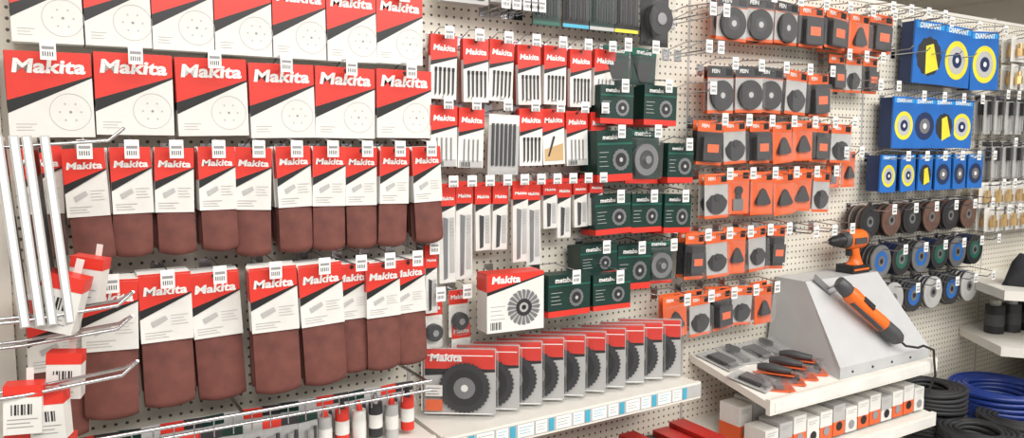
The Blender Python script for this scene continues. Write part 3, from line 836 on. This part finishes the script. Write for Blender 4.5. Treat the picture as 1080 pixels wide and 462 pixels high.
def drill():
    m = MB()
    m.loft([(-.115, 0, 0, .006, .006), (-.11, 0, 0, .012, .012), (-.085, 0, 0, .019, .019), (-.06, 0, 0, .020, .020), (-.055, 0, 0, .023, .023)], 'black_plastic', 18)
    m.tube([(-.15, 0, 0), (-.11, 0, 0)], .003, 'steel', 8)
    m.loft([(-.055, 0, 0, .025, .025), (-.03, 0, 0, .027, .027), (-.028, 0, 0, .028, .029)], 'tool_grey', 18)
    m.loft([(-.028, 0, 0, .029, .030), (.0, 0, 0, .031, .033), (.05, 0, 0, .031, .033), (.06, 0, 0, .028, .030)], 'orange_plastic', 20, 2.3)
    m.loft([(.06, 0, 0, .028, .030), (.078, 0, 0, .025, .027), (.083, 0, 0, .015, .017)], 'tool_grey', 18)
    m.box(-.02, .045, -.0335, -.028, -.012, .008, 'tool_grey')
    R = []
    for (x, z, rx, ry) in ((.015, -.025, .026, .018), (.022, -.045, .021, .017), (.03, -.06, .020, .017), (.032, -.075, .024, .020), (.028, -.085, .034, .025)):
        R.append([(x+rx*math.cos(2*math.pi*j/16), ry*math.sin(2*math.pi*j/16), z) for j in range(16)])
    m.rings(R, 'orange_plastic')
    m.box(-.014, .002, -.008, .008, -.055, -.03, 'black_plastic')
    m.box(-.028, .068, -.032, .032, -.112, -.085, 'black_plastic'); m.box(-.022, .062, -.0335, .0335, -.102, -.096, 'orange_plastic')
    return m.mesh('cordless_drill')
put(drill(), 'cordless_drill', 2.29, -.092, bt+.1125, rz=2)

# boxes on lower right shelf
m = MB()
for r_, (d0, zz_) in enumerate(((.245, .0), (.15, .012))):
    for k in range(13):
        x = 1.67+k*.060; h = .075+.01*((k*7+r_) % 3)+r_*.02; z0 = S3['zb']+(S3['zf']-S3['zb'])*d0/S3['d']+.006
        m.box(x, x+.054, -d0-.035, -d0+.04, z0, z0+h, 'white_card' if k % 4 != 1 else 'light_grey')
        m.box(x-E, x+.054+E, -d0-.0357, -d0+.0405, z0, z0+h*.45, 'orange_card' if (k+r_) % 3 else 'white_card')
        m.disc(x+.027, z0+h*.3, -d0-.037, .014, 'black_ink' if k % 2 else 'grey_ink', 14)
        lines(m, x+.006, x+.046, z0+h*.9, 2, -d0-.037, .007)
put(m.mesh('boxes'), 'accessory_boxes')

m = MB(); m.box(1.6, 4.3, -.50, 0, .56, .585, 'shelf_cream'); m.box(1.6, 4.3, -.512, -.50, .54, .592, 'shelf_cream'); m.box(1.6, 4.3, -.46, -.44, 0, .56, 'shelf_cream')
put(m.mesh('deck'), 'base_shelf')
def coil(R0, rw, turns, layers, c):
    m = MB()
    for L in range(layers):
        for k in range(turns):
            R = R0-k*rw*1.7; z = rw+L*rw*1.75
            ring = []
            for i in range(37):
                a = 2*math.pi*i/36; ring.append((R*math.cos(a), R*math.sin(a), z+rw*.4*math.sin(a*2+L+k)))
            m.tube(ring, rw, c, 8, cap=False)
    return m.mesh('hose_coil')
cb1 = coil(.115, .009, 4, 5, 'dark_rubber'); cb2 = coil(.165, .010, 4, 7, 'blue_hose')
for x, y, z in ((2.63, -.19, .587), (2.65, -.18, .675), (2.60, -.38, .587)): put(cb1, 'cable_coil', x, y, z)
put(cb2, 'hose_coil', 3.00, -.25, .587); put(cb1, 'cable_coil', 2.84, -.385, .587)

def prism(m, poly, z0, z1, mt):
    n = len(poly)
    m.add([(p[0], p[1], z0) for p in poly]+[(p[0], p[1], z1) for p in poly], [tuple(range(n))[::-1], tuple(range(n, 2*n))]+[(i, (i+1) % n, n+(i+1) % n, n+i) for i in range(n)], mt)
par = bpy.data.objects.new('corner_shelf_unit', None); COL.objects.link(par)
pl = [(3.17, -.002), (2.97, -.26), (3.35, -.75), (4.2, -.75), (4.2, -.002)]
for i, z in enumerate((1.075, .865)):
    m = MB(); prism(m, pl, z-.035, z, 'shelf_cream'); put(m.mesh('shelf'), 'shelf_%d' % (i+1), parent=par)
m = MB(); prism(m, [(3.5, -.16), (3.5, -.75), (4.2, -.75), (4.2, -.16)], .594, .83, 'shelf_cream'); put(m.mesh('base'), 'base', parent=par)
def cloth_pile(seed):
    m = MB(); rnd = random.Random(seed)
    nx, ny = 14, 10; vs = []; fs = []
    for j in range(ny+1):
        for i in range(nx+1):
            u, v_ = i/nx, j/ny
            e = min(1, min(u, 1-u)*6)*min(1, min(v_, 1-v_)*6)
            vs.append(((u-.5)*.34, (v_-.5)*.24, (0.03+.03*math.sin(u*7+seed)+.02*math.sin(v_*9+u*4)+.02+rnd.uniform(-.006, .006))*e**.5 if e > 0 else 0))
    for j in range(ny):
        for i in range(nx):
            a = j*(nx+1)+i; fs.append((a, a+1, a+nx+2, a+nx+1))
    m.add(vs, fs, 'fabric_black', True)
    return m.mesh('work_gloves_pile')
put(cloth_pile(1), 'folded_workwear', 3.28, -.25, 1.077, rz=20, sc=(1, 1, 1.3)); put(cloth_pile(4), 'folded_workwear', 3.55, -.22, 1.077, rz=-20, sc=(1, 1, 1.6))
m = MB()
for k in range(5):
    m.cyl((k*.085, 0, 0), .035, .11, 'z', 'dark_steel' if k % 2 else 'black_plastic', 18); m.cyl((k*.085, 0, .11), .02, .02, 'z', 'light_grey', 14); m.cyl((k*.085, 0, .03), .0355, .045, 'z', 'tool_grey', 18)
put(m.mesh('cans'), 'paint_can_row', 3.18, -.13, .866, rz=-15)

# ------------------------------------------------------------------ lights
def area(name, loc, rot, sx, sy, power, col=(1, .975, .94)):
    l = bpy.data.lights.new(name, 'AREA'); l.shape = 'RECTANGLE'; l.size = sx; l.size_y = sy; l.energy = power; l.color = col
    o = bpy.data.objects.new(name, l); o.location = loc; o.rotation_euler = rot; COL.objects.link(o)
area('aisle_light', (1.5, -1.7, 2.93), (0, 0, 0), 4.8, .5, 85)
area('aisle_light', (1.9, -3.2, 2.93), (math.radians(35), 0, 0), 5, .8, 100)
area('aisle_light', (4.0, 2.5, 2.9), (0, 0, 0), 4, 1, 60)
w = bpy.data.worlds.new('w'); SC.world = w; w.use_nodes = True
w.node_tree.nodes['Background'].inputs[0].default_value = (1, .985, .965, 1); w.node_tree.nodes['Background'].inputs[1].default_value = .54

# ------------------------------------------------------------------ camera
cd = bpy.data.cameras.new('cam'); cam = bpy.data.objects.new('cam', cd); COL.objects.link(cam); SC.camera = cam
cd.sensor_width = 36; cd.lens = 26.67; cd.clip_start = .02
cam.location = (0, -1.66, 1.6); cam.rotation_euler = (math.radians(90-5.43), 0, math.radians(-31.4))
